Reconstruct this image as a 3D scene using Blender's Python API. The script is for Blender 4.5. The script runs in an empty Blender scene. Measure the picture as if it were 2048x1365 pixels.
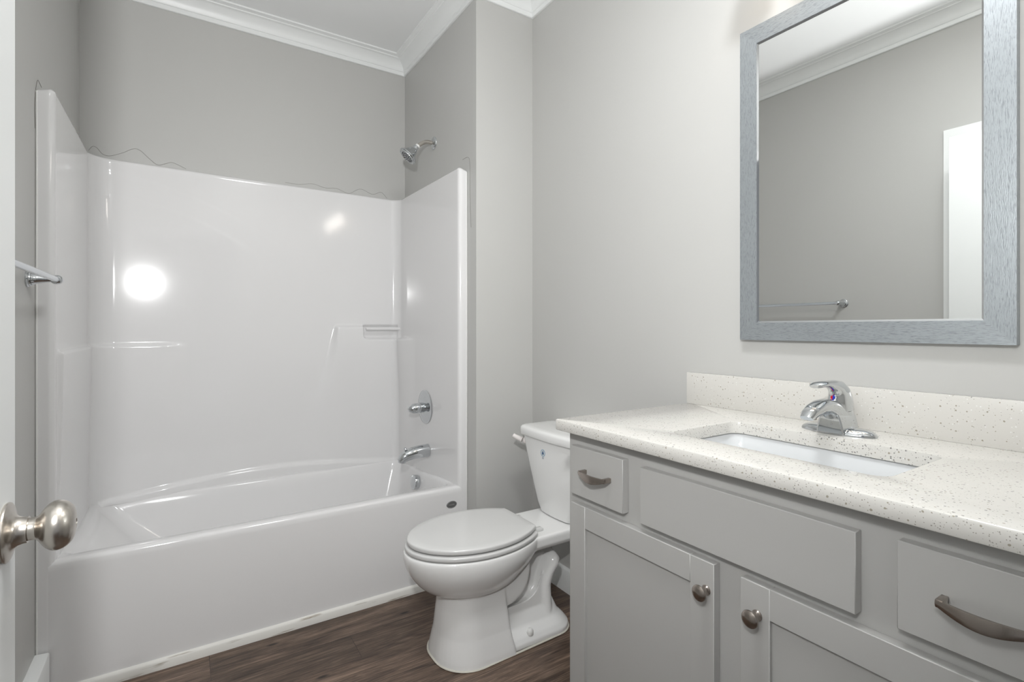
import bpy, bmesh, math, random
from mathutils import Vector, Matrix
random.seed(7)
PI = math.pi
SC = bpy.context.scene
COL = SC.collection

# ------------------------------------------------------------------ camera, world, lights, exposure
F_PX, A_YAW, HORIZON = 1019.81, 0.573475, 657.55
cam = bpy.data.cameras.new('camera')
cam.sensor_fit = 'HORIZONTAL'
cam.sensor_width = 36.0
cam.lens = F_PX / 2048 * 36.0
cam.shift_y = (HORIZON - 682.5) / 2048
cam.clip_start = 0.02
co = bpy.data.objects.new('camera', cam)
COL.objects.link(co)
co.location = (0.380, -2.902, 1.158)
co.rotation_euler = (PI / 2, 0, -A_YAW)
SC.camera = co

SC.view_settings.view_transform = 'Standard'
SC.view_settings.look = 'None'
SC.view_settings.gamma = 1.0
SC.view_settings.use_curve_mapping = False
SC.view_settings.exposure = 0.06

w = bpy.data.worlds.new('world')
SC.world = w
w.use_nodes = True
w.node_tree.nodes['Background'].inputs['Color'].default_value = (0.95, 0.97, 1.0, 1)
w.node_tree.nodes['Background'].inputs['Strength'].default_value = 0.3


def lamp(name, kind, loc, energy, color=(1, 1, 1), **kw):
    l = bpy.data.lights.new(name, kind)
    l.energy = energy
    l.color = color
    o = bpy.data.objects.new(name, l)
    COL.objects.link(o)
    o.location = loc
    for k, v in kw.items():
        setattr(l, k, v)
    return o


# photographer's flash, held over the camera in the doorway
fl = lamp('flash_light', 'AREA', (0.25, -2.925, 1.575), 27, (1, 1, 1), shape='DISK', size=0.09)
fl.rotation_euler = (math.radians(114), 0, math.radians(-11))
# ceiling lamp of the room (inside its dome)
cl = lamp('ceiling_lamp_light', 'AREA', (0.95, -2.30, 2.60), 12.5, (0.97, 0.985, 1.0), shape='DISK', size=0.30)
# bulbs of the vanity light
for i in range(4):
    bl = lamp('bulb_light', 'AREA', (1.618, -2.305 + (i - 1.5) * 0.17, 2.185), 0.65, (1, 0.94, 0.87), shape='DISK', size=0.13)
    bl.rotation_euler = (0, math.radians(72), 0)

# ------------------------------------------------------------------ dimensions (metres; floor z = 0)
LX = 1.4935        # alcove width
YA = -0.880        # front edge of the shower partition
XR = 1.804         # wall behind the vanity
ZC = 2.745         # ceiling
YN = -2.820        # wall with the doorway
YF = -0.794        # front face of the tub


# ------------------------------------------------------------------ materials
def mat(name):
    m = bpy.data.materials.new(name)
    m.use_nodes = True
    nt = m.node_tree
    return m, nt, nt.nodes['Principled BSDF']


def N(nt, kind, **kw):
    n = nt.nodes.new(kind)
    for k, v in kw.items():
        setattr(n, k, v)
    return n


def simple(name, col, rough=0.5, metal=0.0, spec=0.5, coat=0.0, bump=None, cvar=0.0):
    m, nt, b = mat(name)
    b.inputs['Base Color'].default_value = (*col, 1)
    b.inputs['Roughness'].default_value = rough
    b.inputs['Metallic'].default_value = metal
    b.inputs['Specular IOR Level'].default_value = spec
    b.inputs['Coat Weight'].default_value = coat
    b.inputs['Coat Roughness'].default_value = 0.04
    tc = N(nt, 'ShaderNodeTexCoord')
    if bump:
        sc, st = bump
        no = N(nt, 'ShaderNodeTexNoise')
        no.inputs['Scale'].default_value = sc
        no.inputs['Detail'].default_value = 3
        bp = N(nt, 'ShaderNodeBump')
        bp.inputs['Strength'].default_value = st
        bp.inputs['Distance'].default_value = 0.002
        nt.links.new(tc.outputs['Object'], no.inputs['Vector'])
        nt.links.new(no.outputs['Fac'], bp.inputs['Height'])
        nt.links.new(bp.outputs['Normal'], b.inputs['Normal'])
    if cvar:
        n2 = N(nt, 'ShaderNodeTexNoise')
        n2.inputs['Scale'].default_value = 2.5
        mx = N(nt, 'ShaderNodeMix', data_type='RGBA')
        mx.inputs['A'].default_value = (*col, 1)
        mx.inputs['B'].default_value = (*[c * (1 - cvar) for c in col], 1)
        nt.links.new(tc.outputs['Object'], n2.inputs['Vector'])
        nt.links.new(n2.outputs['Fac'], mx.inputs['Factor'])
        nt.links.new(mx.outputs['Result'], b.inputs['Base Color'])
    return m


M_wall = simple('greige_paint', (0.540, 0.538, 0.522), 0.42, spec=0.35, bump=(90, 0.06), cvar=0.03)
M_ceil = simple('ceiling_paint', (0.90, 0.91, 0.91), 0.6, spec=0.3, bump=(70, 0.05))
M_trim = simple('white_trim_paint', (0.86, 0.875, 0.87), 0.35, bump=(40, 0.03))
M_door = simple('white_door_paint', (0.85, 0.87, 0.865), 0.38, bump=(30, 0.04))
M_fiber = simple('white_gelcoat', (0.78, 0.775, 0.775), 0.10, spec=0.45, coat=0.08, bump=(9, 0.02))
M_porc = simple('white_porcelain', (0.84, 0.84, 0.83), 0.07, spec=0.5, coat=0.3)
M_seat = simple('seat_plastic', (0.68, 0.68, 0.672), 0.16)
M_sink = simple('sink_porcelain', (0.70, 0.715, 0.725), 0.08, coat=0.3)
M_cab = simple('grey_cabinet_paint', (0.455, 0.45, 0.436), 0.36, spec=0.4, bump=(120, 0.05))
M_chrome = simple('chrome', (0.62, 0.64, 0.655), 0.05, metal=1)
M_nickel = simple('brushed_nickel', (0.58, 0.545, 0.50), 0.27, metal=1, bump=(200, 0.05))
M_dnickel = simple('dark_nickel', (0.40, 0.355, 0.32), 0.22, metal=1, bump=(150, 0.03))
M_glass = simple('mirror_silver', (0.93, 0.945, 0.94), 0.0, metal=1)
M_white = simple('white_plastic', (0.80, 0.80, 0.78), 0.3)
M_pink = simple('lever_white', (0.80, 0.76, 0.74), 0.25)
M_pencil = simple('pencil_graphite', (0.16, 0.15, 0.13), 0.7)
M_blue = simple('blue_ink', (0.10, 0.30, 0.48), 0.4)
M_navy = simple('navy_ink', (0.03, 0.10, 0.22), 0.4)
M_red = simple('red_ink', (0.75, 0.01, 0.03), 0.35)
M_deepblue = simple('cold_blue_ink', (0.02, 0.05, 0.55), 0.35)
M_black = simple('dark_rubber', (0.03, 0.03, 0.03), 0.5)
M_caulk = simple('silicone_caulk', (0.62, 0.60, 0.53), 0.5)
M_clear = simple('milky_plastic', (0.66, 0.66, 0.65), 0.12)
M_badge = simple('badge_metal', (0.23, 0.23, 0.23), 0.35, metal=0.6)
M_badgehi = simple('badge_relief', (0.45, 0.45, 0.45), 0.3, metal=0.6)


def emit(name, col, s):
    m, nt, b = mat(name)
    b.inputs['Base Color'].default_value = (*col, 1)
    b.inputs['Emission Color'].default_value = (*col, 1)
    b.inputs['Emission Strength'].default_value = s
    return m


M_bulb = emit('shade_glow', (1, 0.90, 0.78), 0.9)
M_dome = emit('dome_glow', (1, 0.98, 0.95), 2)


def quartz():
    m, nt, b = mat('speckled_quartz')
    tc = N(nt, 'ShaderNodeTexCoord')
    base = N(nt, 'ShaderNodeRGB')
    base.outputs[0].default_value = (0.66, 0.645, 0.61, 1)
    last = base.outputs[0]
    for sc, thr, col, seed in ((190, 0.22, (0.25, 0.245, 0.235), 1), (320, 0.20, (0.33, 0.31, 0.28), 5), (115, 0.15, (0.36, 0.33, 0.27), 9), (130, 0.12, (0.80, 0.80, 0.78), 13)):
        mp = N(nt, 'ShaderNodeMapping')
        mp.inputs['Location'].default_value = (0.0137 * seed + 0.0031, 0.0211 * seed, 0.0093 * seed)
        nz = N(nt, 'ShaderNodeTexNoise')
        nz.inputs['Scale'].default_value = sc * 1.6
        ad = N(nt, 'ShaderNodeVectorMath', operation='MULTIPLY_ADD')
        ad.inputs[1].default_value = (0.0022,) * 3
        vo = N(nt, 'ShaderNodeTexVoronoi')
        vo.inputs['Scale'].default_value = sc
        nt.links.new(tc.outputs['Object'], mp.inputs['Vector'])
        nt.links.new(mp.outputs['Vector'], nz.inputs['Vector'])
        nt.links.new(nz.outputs['Color'], ad.inputs[0])
        nt.links.new(mp.outputs['Vector'], ad.inputs[2])
        nt.links.new(ad.outputs[0], vo.inputs['Vector'])
        # only some cells carry a chip
        sep = N(nt, 'ShaderNodeSeparateColor')
        nt.links.new(vo.outputs['Color'], sep.inputs[0])
        g1 = N(nt, 'ShaderNodeMath', operation='GREATER_THAN')
        g1.inputs[1].default_value = 0.60
        nt.links.new(sep.outputs[0], g1.inputs[0])
        sz = N(nt, 'ShaderNodeMath', operation='MULTIPLY')
        sz.inputs[1].default_value = thr * 1.6
        nt.links.new(sep.outputs[1], sz.inputs[0])
        l1 = N(nt, 'ShaderNodeMath', operation='LESS_THAN')
        nt.links.new(vo.outputs['Distance'], l1.inputs[0])
        nt.links.new(sz.outputs[0], l1.inputs[1])
        mu = N(nt, 'ShaderNodeMath', operation='MULTIPLY')
        nt.links.new(g1.outputs[0], mu.inputs[0])
        nt.links.new(l1.outputs[0], mu.inputs[1])
        mx = N(nt, 'ShaderNodeMix', data_type='RGBA')
        mx.inputs['B'].default_value = (*col, 1)
        nt.links.new(mu.outputs[0], mx.inputs['Factor'])
        nt.links.new(last, mx.inputs['A'])
        last = mx.outputs['Result']
    nt.links.new(last, b.inputs['Base Color'])
    b.inputs['Roughness'].default_value = 0.16
    b.inputs['Specular IOR Level'].default_value = 0.5
    return m


def planks():
    m, nt, b = mat('brown_vinyl_planks')
    tc = N(nt, 'ShaderNodeTexCoord')
    L_ = nt.links.new
    br = N(nt, 'ShaderNodeTexBrick')
    br.offset = 0.37
    br.inputs['Scale'].default_value = 1.0
    br.inputs['Brick Width'].default_value = 1.22
    br.inputs['Row Height'].default_value = 0.152
    br.inputs['Mortar Size'].default_value = 0.0011
    br.inputs['Mortar Smooth'].default_value = 0.3
    br.inputs['Color1'].default_value = (0.0, 0.0, 0.0, 1)
    br.inputs['Color2'].default_value = (1, 1, 1, 1)
    br.inputs['Mortar'].default_value = (0.5, 0.5, 0.5, 1)
    mp0 = N(nt, 'ShaderNodeMapping')
    mp0.inputs['Location'].default_value = (0.31, 0.045, 0)
    L_(tc.outputs['Object'], mp0.inputs['Vector'])
    L_(mp0.outputs['Vector'], br.inputs['Vector'])
    # per plank shift of the grain
    sh = N(nt, 'ShaderNodeVectorMath', operation='MULTIPLY')
    sh.inputs[1].default_value = (3.1, 7.7, 5.0)
    L_(br.outputs['Color'], sh.inputs[0])
    ad = N(nt, 'ShaderNodeVectorMath', operation='ADD')
    L_(tc.outputs['Object'], ad.inputs[0])
    L_(sh.outputs[0], ad.inputs[1])

    def grain(scale, detail, dist, rough=0.6):
        mp = N(nt, 'ShaderNodeMapping')
        mp.inputs['Scale'].default_value = scale
        no = N(nt, 'ShaderNodeTexNoise')
        no.inputs['Scale'].default_value = 1
        no.inputs['Detail'].default_value = detail
        no.inputs['Roughness'].default_value = rough
        no.inputs['Distortion'].default_value = dist
        L_(ad.outputs[0], mp.inputs['Vector'])
        L_(mp.outputs['Vector'], no.inputs['Vector'])
        return no.outputs['Fac']
    broad = grain((2.2, 13, 1), 4, 1.2)
    fine = grain((8, 330, 1), 6, 0.6, 0.75)
    wave = grain((3.0, 58, 1), 8, 2.8, 0.72)
    r1 = N(nt, 'ShaderNodeValToRGB')
    r1.color_ramp.elements[0].position = 0.39
    r1.color_ramp.elements[0].color = (0.040, 0.026, 0.019, 1)
    r1.color_ramp.elements[1].position = 0.63
    r1.color_ramp.elements[1].color = (0.26, 0.185, 0.138, 1)
    e = r1.color_ramp.elements.new(0.51)
    e.color = (0.125, 0.084, 0.061, 1)
    mixf = N(nt, 'ShaderNodeMath', operation='MULTIPLY_ADD')
    mixf.inputs[1].default_value = 0.55
    L_(wave, mixf.inputs[0])
    m2 = N(nt, 'ShaderNodeMath', operation='MULTIPLY')
    m2.inputs[1].default_value = 0.45
    L_(broad, m2.inputs[0])
    L_(m2.outputs[0], mixf.inputs[2])
    L_(mixf.outputs[0], r1.inputs['Fac'])
    mx = N(nt, 'ShaderNodeMix', data_type='RGBA', blend_type='MULTIPLY')
    mx.inputs['Factor'].default_value = 0.8
    r2 = N(nt, 'ShaderNodeValToRGB')
    r2.color_ramp.elements[0].position = 0.36
    r2.color_ramp.elements[0].color = (0.36, 0.34, 0.33, 1)
    r2.color_ramp.elements[1].position = 0.60
    r2.color_ramp.elements[1].color = (1.05, 1.05, 1.05, 1)
    L_(fine, r2.inputs['Fac'])
    L_(r1.outputs['Color'], mx.inputs['A'])
    L_(r2.outputs['Color'], mx.inputs['B'])
    # plank tone
    tone = N(nt, 'ShaderNodeMapRange')
    tone.inputs['To Min'].default_value = 0.85
    tone.inputs['To Max'].default_value = 1.45
    L_(br.outputs['Color'], tone.inputs['Value'])
    mt = N(nt, 'ShaderNodeVectorMath', operation='SCALE')
    L_(mx.outputs['Result'], mt.inputs[0])
    L_(tone.outputs['Result'], mt.inputs['Scale'])
    # knots
    vk = N(nt, 'ShaderNodeTexVoronoi', voronoi_dimensions='2D')
    vk.inputs['Scale'].default_value = 1
    mk = N(nt, 'ShaderNodeMapping')
    mk.inputs['Scale'].default_value = (1.9, 5.6, 1)
    L_(ad.outputs[0], mk.inputs['Vector'])
    L_(mk.outputs['Vector'], vk.inputs['Vector'])
    kn = N(nt, 'ShaderNodeMapRange')
    kn.inputs['From Min'].default_value = 0.018
    kn.inputs['From Max'].default_value = 0.050
    kn.inputs['To Min'].default_value = 0.12
    kn.inputs['To Max'].default_value = 1
    L_(vk.outputs['Distance'], kn.inputs['Value'])
    mk2 = N(nt, 'ShaderNodeVectorMath', operation='SCALE')
    L_(mt.outputs[0], mk2.inputs[0])
    L_(kn.outputs['Result'], mk2.inputs['Scale'])
    # seams
    ms = N(nt, 'ShaderNodeMix', data_type='RGBA')
    ms.inputs['B'].default_value = (0.012, 0.008, 0.006, 1)
    sf = N(nt, 'ShaderNodeMath', operation='MULTIPLY')
    sf.inputs[1].default_value = 0.7
    L_(br.outputs['Fac'], sf.inputs[0])
    L_(sf.outputs[0], ms.inputs['Factor'])
    L_(mk2.outputs[0], ms.inputs['A'])
    L_(ms.outputs['Result'], b.inputs['Base Color'])
    rr = N(nt, 'ShaderNodeMapRange')
    rr.inputs['To Min'].default_value = 0.34
    rr.inputs['To Max'].default_value = 0.52
    L_(fine, rr.inputs['Value'])
    L_(rr.outputs['Result'], b.inputs['Roughness'])
    bp = N(nt, 'ShaderNodeBump')
    bp.inputs['Strength'].default_value = 0.25
    bp.inputs['Distance'].default_value = 0.001
    L_(fine, bp.inputs['Height'])
    L_(bp.outputs['Normal'], b.inputs['Normal'])
    return m


def silver_wood(name, axis):
    m, nt, b = mat(name)
    tc = N(nt, 'ShaderNodeTexCoord')
    mp = N(nt, 'ShaderNodeMapping')
    mp.inputs['Scale'].default_value = (300, 75, 800) if axis == 'y' else (300, 800, 75)
    no = N(nt, 'ShaderNodeTexNoise')
    no.inputs['Scale'].default_value = 1
    no.inputs['Detail'].default_value = 3
    no.inputs['Distortion'].default_value = 0.7
    nt.links.new(tc.outputs['Object'], mp.inputs['Vector'])
    nt.links.new(mp.outputs['Vector'], no.inputs['Vector'])
    r = N(nt, 'ShaderNodeValToRGB')
    r.color_ramp.elements[0].position = 0.33
    r.color_ramp.elements[0].color = (0.25, 0.27, 0.285, 1)
    r.color_ramp.elements[1].position = 0.50
    r.color_ramp.elements[1].color = (0.37, 0.40, 0.42, 1)
    nt.links.new(no.outputs['Fac'], r.inputs['Fac'])
    nt.links.new(r.outputs['Color'], b.inputs['Base Color'])
    b.inputs['Metallic'].default_value = 0.55
    b.inputs['Roughness'].default_value = 0.36
    bp = N(nt, 'ShaderNodeBump')
    bp.inputs['Strength'].default_value = 0.35
    bp.inputs['Distance'].default_value = 0.0008
    nt.links.new(no.outputs['Fac'], bp.inputs['Height'])
    nt.links.new(bp.outputs['Normal'], b.inputs['Normal'])
    return m


def scuffed_white():
    m, nt, b = mat('scuffed_white_trim')
    tc = N(nt, 'ShaderNodeTexCoord')
    mp = N(nt, 'ShaderNodeMapping')
    mp.inputs['Scale'].default_value = (7, 60, 60)
    no = N(nt, 'ShaderNodeTexNoise')
    no.inputs['Scale'].default_value = 1
    no.inputs['Detail'].default_value = 4
    nt.links.new(tc.outputs['Object'], mp.inputs['Vector'])
    nt.links.new(mp.outputs['Vector'], no.inputs['Vector'])
    r = N(nt, 'ShaderNodeValToRGB')
    r.color_ramp.elements[0].position = 0.24
    r.color_ramp.elements[0].color = (0.28, 0.23, 0.16, 1)
    r.color_ramp.elements[1].position = 0.40
    r.color_ramp.elements[1].color = (0.80, 0.79, 0.75, 1)
    nt.links.new(no.outputs['Fac'], r.inputs['Fac'])
    nt.links.new(r.outputs['Color'], b.inputs['Base Color'])
    b.inputs['Roughness'].default_value = 0.55
    return m


M_quartz = quartz()
M_floor = planks()
M_fr_h = silver_wood('silver_grain_horizontal', 'y')
M_fr_v = silver_wood('silver_grain_vertical', 'z')
M_scuff = scuffed_white()


# ------------------------------------------------------------------ object helpers
def tag(o, label=None, cat=None, group=None, kind=None):
    if label:
        o['label'] = label
    if cat:
        o['category'] = cat
    if group:
        o['group'] = group
    if kind:
        o['kind'] = kind
    return o


def thing(name, label, cat, loc=(0, 0, 0), group=None):
    o = bpy.data.objects.new(name, None)
    o.empty_display_size = 0.05
    COL.objects.link(o)
    o.location = loc
    return tag(o, label, cat, group)


def obj(name, bm, m, parent=None, smooth=None, recalc=True):
    """link a bmesh given in world coordinates; smooth = crease angle in degrees or None for flat"""
    if recalc:
        bmesh.ops.recalc_face_normals(bm, faces=bm.faces)
    if smooth is not None:
        lim = math.radians(smooth)
        for f in bm.faces:
            f.smooth = True
        for e in bm.edges:
            if len(e.link_faces) == 2:
                e.smooth = e.calc_face_angle(0) < lim
            else:
                e.smooth = True
    me = bpy.data.meshes.new(name)
    bm.to_mesh(me)
    bm.free()
    return link_mesh(name, me, m, parent)


def link_mesh(name, me, m, parent=None):
    for mm in (m if isinstance(m, (list, tuple)) else [m]):
        me.materials.append(mm)
    o = bpy.data.objects.new(name, me)
    COL.objects.link(o)
    if parent is not None:
        o.parent = parent
        wl = Vector((0, 0, 0))
        p = parent
        while p is not None:
            wl += p.location
            p = p.parent
        o.location = -wl
    return o


def struct(name, bm, m, parent=None, **kw):
    o = obj(name, bm, m, parent, **kw)
    if parent is None:
        o['kind'] = 'structure'
    return o


def box(bm, x0, x1, y0, y1, z0, z1, bev=0.0, seg=2):
    r = bmesh.ops.create_cube(bm, size=1)
    vs = r['verts']
    for v in vs:
        v.co = Vector(((x0 + x1) / 2 + v.co.x * (x1 - x0), (y0 + y1) / 2 + v.co.y * (y1 - y0), (z0 + z1) / 2 + v.co.z * (z1 - z0)))
    if bev:
        es = list({e for v in vs for e in v.link_edges})
        bmesh.ops.bevel(bm, geom=es, offset=bev, segments=seg, profile=0.5, affect='EDGES')
    return bm


def bxo(name, dims, m, parent=None, bev=0.0, seg=2, smooth=40):
    bm = bmesh.new()
    box(bm, *dims, bev=bev, seg=seg)
    return obj(name, bm, m, parent, smooth=smooth if bev else None)


def frame_of(d):
    d = d.normalized()
    up = Vector((0, 0, 1)) if abs(d.z) < 0.9 else Vector((1, 0, 0))
    a = d.cross(up).normalized()
    return a, d.cross(a).normalized()


def dense(prof, per=5):
    return [(max(0.0, p.x), p.y) for p in spline([(r, h, 0) for r, h in prof], per)]


def lathe(bm, prof, org, axis, n=40, sx=1.0, sy=1.0):
    """prof: (radius, height along axis)"""
    ax = Vector(axis).normalized()
    a, b = frame_of(ax)
    org = Vector(org)
    rings = []
    for r, h in prof:
        c = org + ax * h
        if r < 1e-6:
            rings.append([bm.verts.new(c)])
        else:
            rings.append([bm.verts.new(c + a * (r * sx * math.cos(2 * PI * i / n)) + b * (r * sy * math.sin(2 * PI * i / n))) for i in range(n)])
    skin(bm, rings)
    return bm


def skin(bm, rings, closed=True):
    for A, B in zip(rings, rings[1:]):
        if len(A) == 1 and len(B) == 1:
            continue
        n = max(len(A), len(B))
        rng = range(n) if closed else range(n - 1)
        for i in rng:
            j = (i + 1) % n
            if len(A) == 1:
                bm.faces.new((A[0], B[i], B[j]))
            elif len(B) == 1:
                bm.faces.new((A[i], A[j], B[0]))
            else:
                bm.faces.new((A[i], A[j], B[j], B[i]))


def loft(bm, rings, cap0=True, cap1=True):
    R = [[bm.verts.new(p) for p in r] for r in rings]
    skin(bm, R)
    if cap0:
        bm.faces.new(R[0])
    if cap1:
        bm.faces.new(list(reversed(R[-1])))
    return R


def spline(pts, per=8, closed=False):
    P = [Vector(p) for p in pts]
    n = len(P)
    out = []
    rng = range(n) if closed else range(n - 1)
    for i in rng:
        p0 = P[(i - 1) % n] if closed or i > 0 else P[0] * 2 - P[1]
        p1, p2 = P[i], P[(i + 1) % n]
        p3 = P[(i + 2) % n] if closed or i + 2 < n else P[-1] * 2 - P[-2]
        for k in range(per):
            t = k / per
            out.append(0.5 * ((2 * p1) + (p2 - p0) * t + (2 * p0 - 5 * p1 + 4 * p2 - p3) * t * t + (3 * p1 - p0 - 3 * p2 + p3) * t ** 3))
    if not closed:
        out.append(P[-1].copy())
    return out


def tube(bm, pts, r, n=16, per=6, sec=None, cap=True, smooth_path=True, up=None):
    """r: number or list per control point; sec(i, angle)->(u,v) optional cross-section scale"""
    ctrl = [Vector(p) for p in pts]
    path = spline(ctrl, per) if smooth_path else ctrl
    m = len(path)
    if isinstance(r, (int, float)):
        rr = [r] * m
    else:
        rr = []
        for k in range(m):
            t = k / (m - 1) * (len(r) - 1)
            i = min(int(t), len(r) - 2)
            rr.append(r[i] + (r[i + 1] - r[i]) * (t - i))
    rings = []
    a = None
    for k, p in enumerate(path):
        d = (path[min(k + 1, m - 1)] - path[max(k - 1, 0)]).normalized()
        if up is not None:
            a = d.cross(Vector(up)).normalized()
        elif a is None:
            a, _ = frame_of(d)
        else:
            a = (a - d * a.dot(d)).normalized()
        b = d.cross(a).normalized()
        ring = []
        for i in range(n):
            th = 2 * PI * i / n
            u, v = math.cos(th), math.sin(th)
            if sec:
                su, sv = sec(k / (m - 1))
                u *= su
                v *= sv
            ring.append(p + a * (rr[k] * u) + b * (rr[k] * v))
        rings.append(ring)
    loft(bm, rings, cap, cap)
    return bm


def rrect(x0, x1, y0, y1, r, z, n=10):
    """rounded rectangle ring; r number or (r at x0 corners, r at x1 corners)"""
    r0, r1 = (r, r) if isinstance(r, (int, float)) else r
    out = []
    for cx, cy, a0, rr in ((x1 - r1, y1 - r1, 0, r1), (x0 + r0, y1 - r0, 90, r0), (x0 + r0, y0 + r0, 180, r0), (x1 - r1, y0 + r1, 270, r1)):
        for k in range(n + 1):
            t = math.radians(a0 + 90 * k / n)
            out.append(Vector((cx + rr * math.cos(t), cy + rr * math.sin(t), z)))
    return out


def prism(bm, poly, axis, lo, hi):
    """poly: 2-D points; extruded along axis ('x': (y,z), 'y': (x,z), 'z': (x,y))"""
    def P(p, t):
        if axis == 'x':
            return Vector((t, p[0], p[1]))
        if axis == 'y':
            return Vector((p[0], t, p[1]))
        return Vector((p[0], p[1], t))
    loft(bm, [[P(p, lo) for p in poly], [P(p, hi) for p in poly]])
    return bm


def sstep(t):
    t = max(0.0, min(1.0, t))
    return t * t * (3 - 2 * t)


# ------------------------------------------------------------------ the room
T = 0.115
struct('floor', box(bmesh.new(), -0.3, 2.2, -4.6, 0.2, -0.06, 0.0), M_floor)
struct('ceiling', box(bmesh.new(), -0.3, 2.2, YN - T, 0.2, ZC, ZC + 0.06), M_ceil)
wall_back = struct('wall_back', box(bmesh.new(), -T, XR + T, 0.0, T, 0, ZC), M_wall)
wall_left = struct('wall_left', box(bmesh.new(), -T, 0.0, YN - T, 0.0, 0, ZC), M_wall)
wall_part = struct('wall_partition', box(bmesh.new(), LX, XR, YA, 0.0, 0, ZC), M_wall)
wall_right = struct('wall_right', box(bmesh.new(), XR, XR + T, YN - T, 0.0, 0, ZC), M_wall)
bm = bmesh.new()      # wall with the doorway the camera stands in
box(bm, 0.0, 0.165, YN - T, YN, 0, ZC)
box(bm, 0.985, XR, YN - T, YN, 0, ZC)
box(bm, 0.165, 0.985, YN - T, YN, 2.065, ZC)
struct('wall_near', bm, M_wall)

# crown moulding, mitred round the room (one moulding profile swept along the walls)
prof = [(0.0, -0.088), (0.008, -0.088), (0.0105, -0.0855), (0.0105, -0.069), (0.0085, -0.0665), (0.0125, -0.0645), (0.0150, -0.0605),
        (0.0185, -0.050), (0.0255, -0.039), (0.0355, -0.029), (0.046, -0.0215), (0.0565, -0.0170), (0.0600, -0.0165), (0.0620, -0.0130),
        (0.0690, -0.0095), (0.0770, -0.0085), (0.0805, -0.0065), (0.0815, 0.0), (0.0, 0.0)]
path = [(0, 0), (LX, 0), (LX, YA), (XR, YA), (XR, YN), (0, YN)]
bm = bmesh.new()
rings = []
npth = len(path)
for i, p in enumerate(path):
    a = Vector(path[i - 1])
    b_ = Vector(p)
    c = Vector(path[(i + 1) % npth])
    d0 = (b_ - a).normalized()
    d1 = (c - b_).normalized()
    n0 = Vector((d0.y, -d0.x))     # inward for this winding
    n1 = Vector((d1.y, -d1.x))
    mdir = (n0 + n1)
    mdir = mdir / (1 + n0.dot(n1))
    rings.append([bm.verts.new((p[0] + mdir.x * u, p[1] + mdir.y * u, ZC + v)) for u, v in prof])
for i in range(npth):
    A, B = rings[i], rings[(i + 1) % npth]
    for k in range(len(prof)):
        j = (k + 1) % len(prof)
        bm.faces.new((A[k], A[j], B[j], B[k]))
struct('trim_1', bm, M_trim, smooth=28)

# baseboards
def base_poly(s=1):
    return [(0, 0), (0.014, 0), (0.014, 0.118), (0.010, 0.128), (0.004, 0.131), (0, 0.131)]


bm = bmesh.new()
prism(bm, [(0, 0), (0.034, 0), (0.034, 0.152), (0.031, 0.156), (0.004, 0.158), (0, 0.158)], 'y', -1.93, -0.802)
struct('baseboard_left', bm, M_trim, smooth=50)
bm = bmesh.new()
prism(bm, [(XR - x, z * 0.80) for x, z in base_poly()], 'y', -1.806, YA)
struct('baseboard_right', bm, M_trim, smooth=50)
bm = bmesh.new()
prism(bm, [(YA - x, z * 0.80) for x, z in base_poly()], 'x', LX, XR - 0.014)
struct('baseboard_partition', bm, M_trim, smooth=50)

# scuffed strip along the foot of the tub
bm = bmesh.new()
prism(bm, [(YF - 0.011, 0.0), (YF - 0.011, 0.026), (YF - 0.007, 0.033), (YF + 0.002, 0.036), (YF + 0.002, 0)], 'x', 0.016, LX - 0.002)
struct('trim_2', bm, M_scuff, smooth=50)

# linen-closet doorway in the left wall (seen in the mirror)
bm = bmesh.new()
prism(bm, [(-1.935, 0), (-1.935, 2.143), (-2.80, 2.143), (-2.80, 2.056), (-2.022, 2.056), (-2.022, 0)], 'x', 0.0, 0.016)
struct('trim_3', bm, M_trim)
struct('door_2', box(bmesh.new(), 0.0, 0.006, -2.80, -2.024, 0.012, 2.054), M_door)

# the open entry door, its face seen from beside the hinge
DX = 0.2005
d1 = struct('door_1', box(bmesh.new(), DX - 0.035, DX, -2.775, -2.011, 0.012, 2.048, bev=0.0015), M_door, smooth=40)
kz, ky = 0.912, -2.056
bm = bmesh.new()
lathe(bm, [(0.0, 0.0), (0.0345, 0.0), (0.0355, 0.002), (0.0350, 0.0035), (0.0325, 0.0050), (0.0265, 0.0062), (0.0205, 0.0085), (0.0172, 0.0120), (0.0160, 0.0165), (0.0157, 0.0210), (0, 0.0210)], (DX, ky, kz), (1, 0, 0), 48)
rosette_bm = bm
bm = bmesh.new()
lathe(bm, [(0, 0.020), (0.0130, 0.020)] + dense([(0.0136, 0.0215), (0.0136, 0.0265), (0.0142, 0.0290), (0.0170, 0.0315), (0.0215, 0.0345), (0.0262, 0.0385), (0.0292, 0.0430), (0.0302, 0.0475),
           (0.0295, 0.0525), (0.0268, 0.0575), (0.0222, 0.0618), (0.0160, 0.0645), (0.0090, 0.0658), (0.0045, 0.0661)]) + [(0.0035, 0.0648), (0, 0.0648)], (DX, ky, kz), (1, 0, 0), 64)
knob = obj('door_knob', bm, M_nickel, d1, smooth=40)
obj('rosette', rosette_bm, M_nickel, knob, smooth=40)

# pencil scribing left on the paint round the surround
def pencil(pts, parent, r=0.0006):
    bm = bmesh.new()
    tube(bm, pts, r, n=6, per=6)
    return obj('pencil_mark', bm, M_pencil, parent, smooth=60)


CAMV = Vector(co.location)


def on_plane(px, py, axis, val):
    u = (px - 1024) / F_PX
    v = -(py - HORIZON) / F_PX
    d = Vector((math.sin(A_YAW) + u * math.cos(A_YAW), math.cos(A_YAW) - u * math.sin(A_YAW), v))
    k = (val - CAMV[axis]) / d[axis]
    return CAMV + d * k


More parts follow.
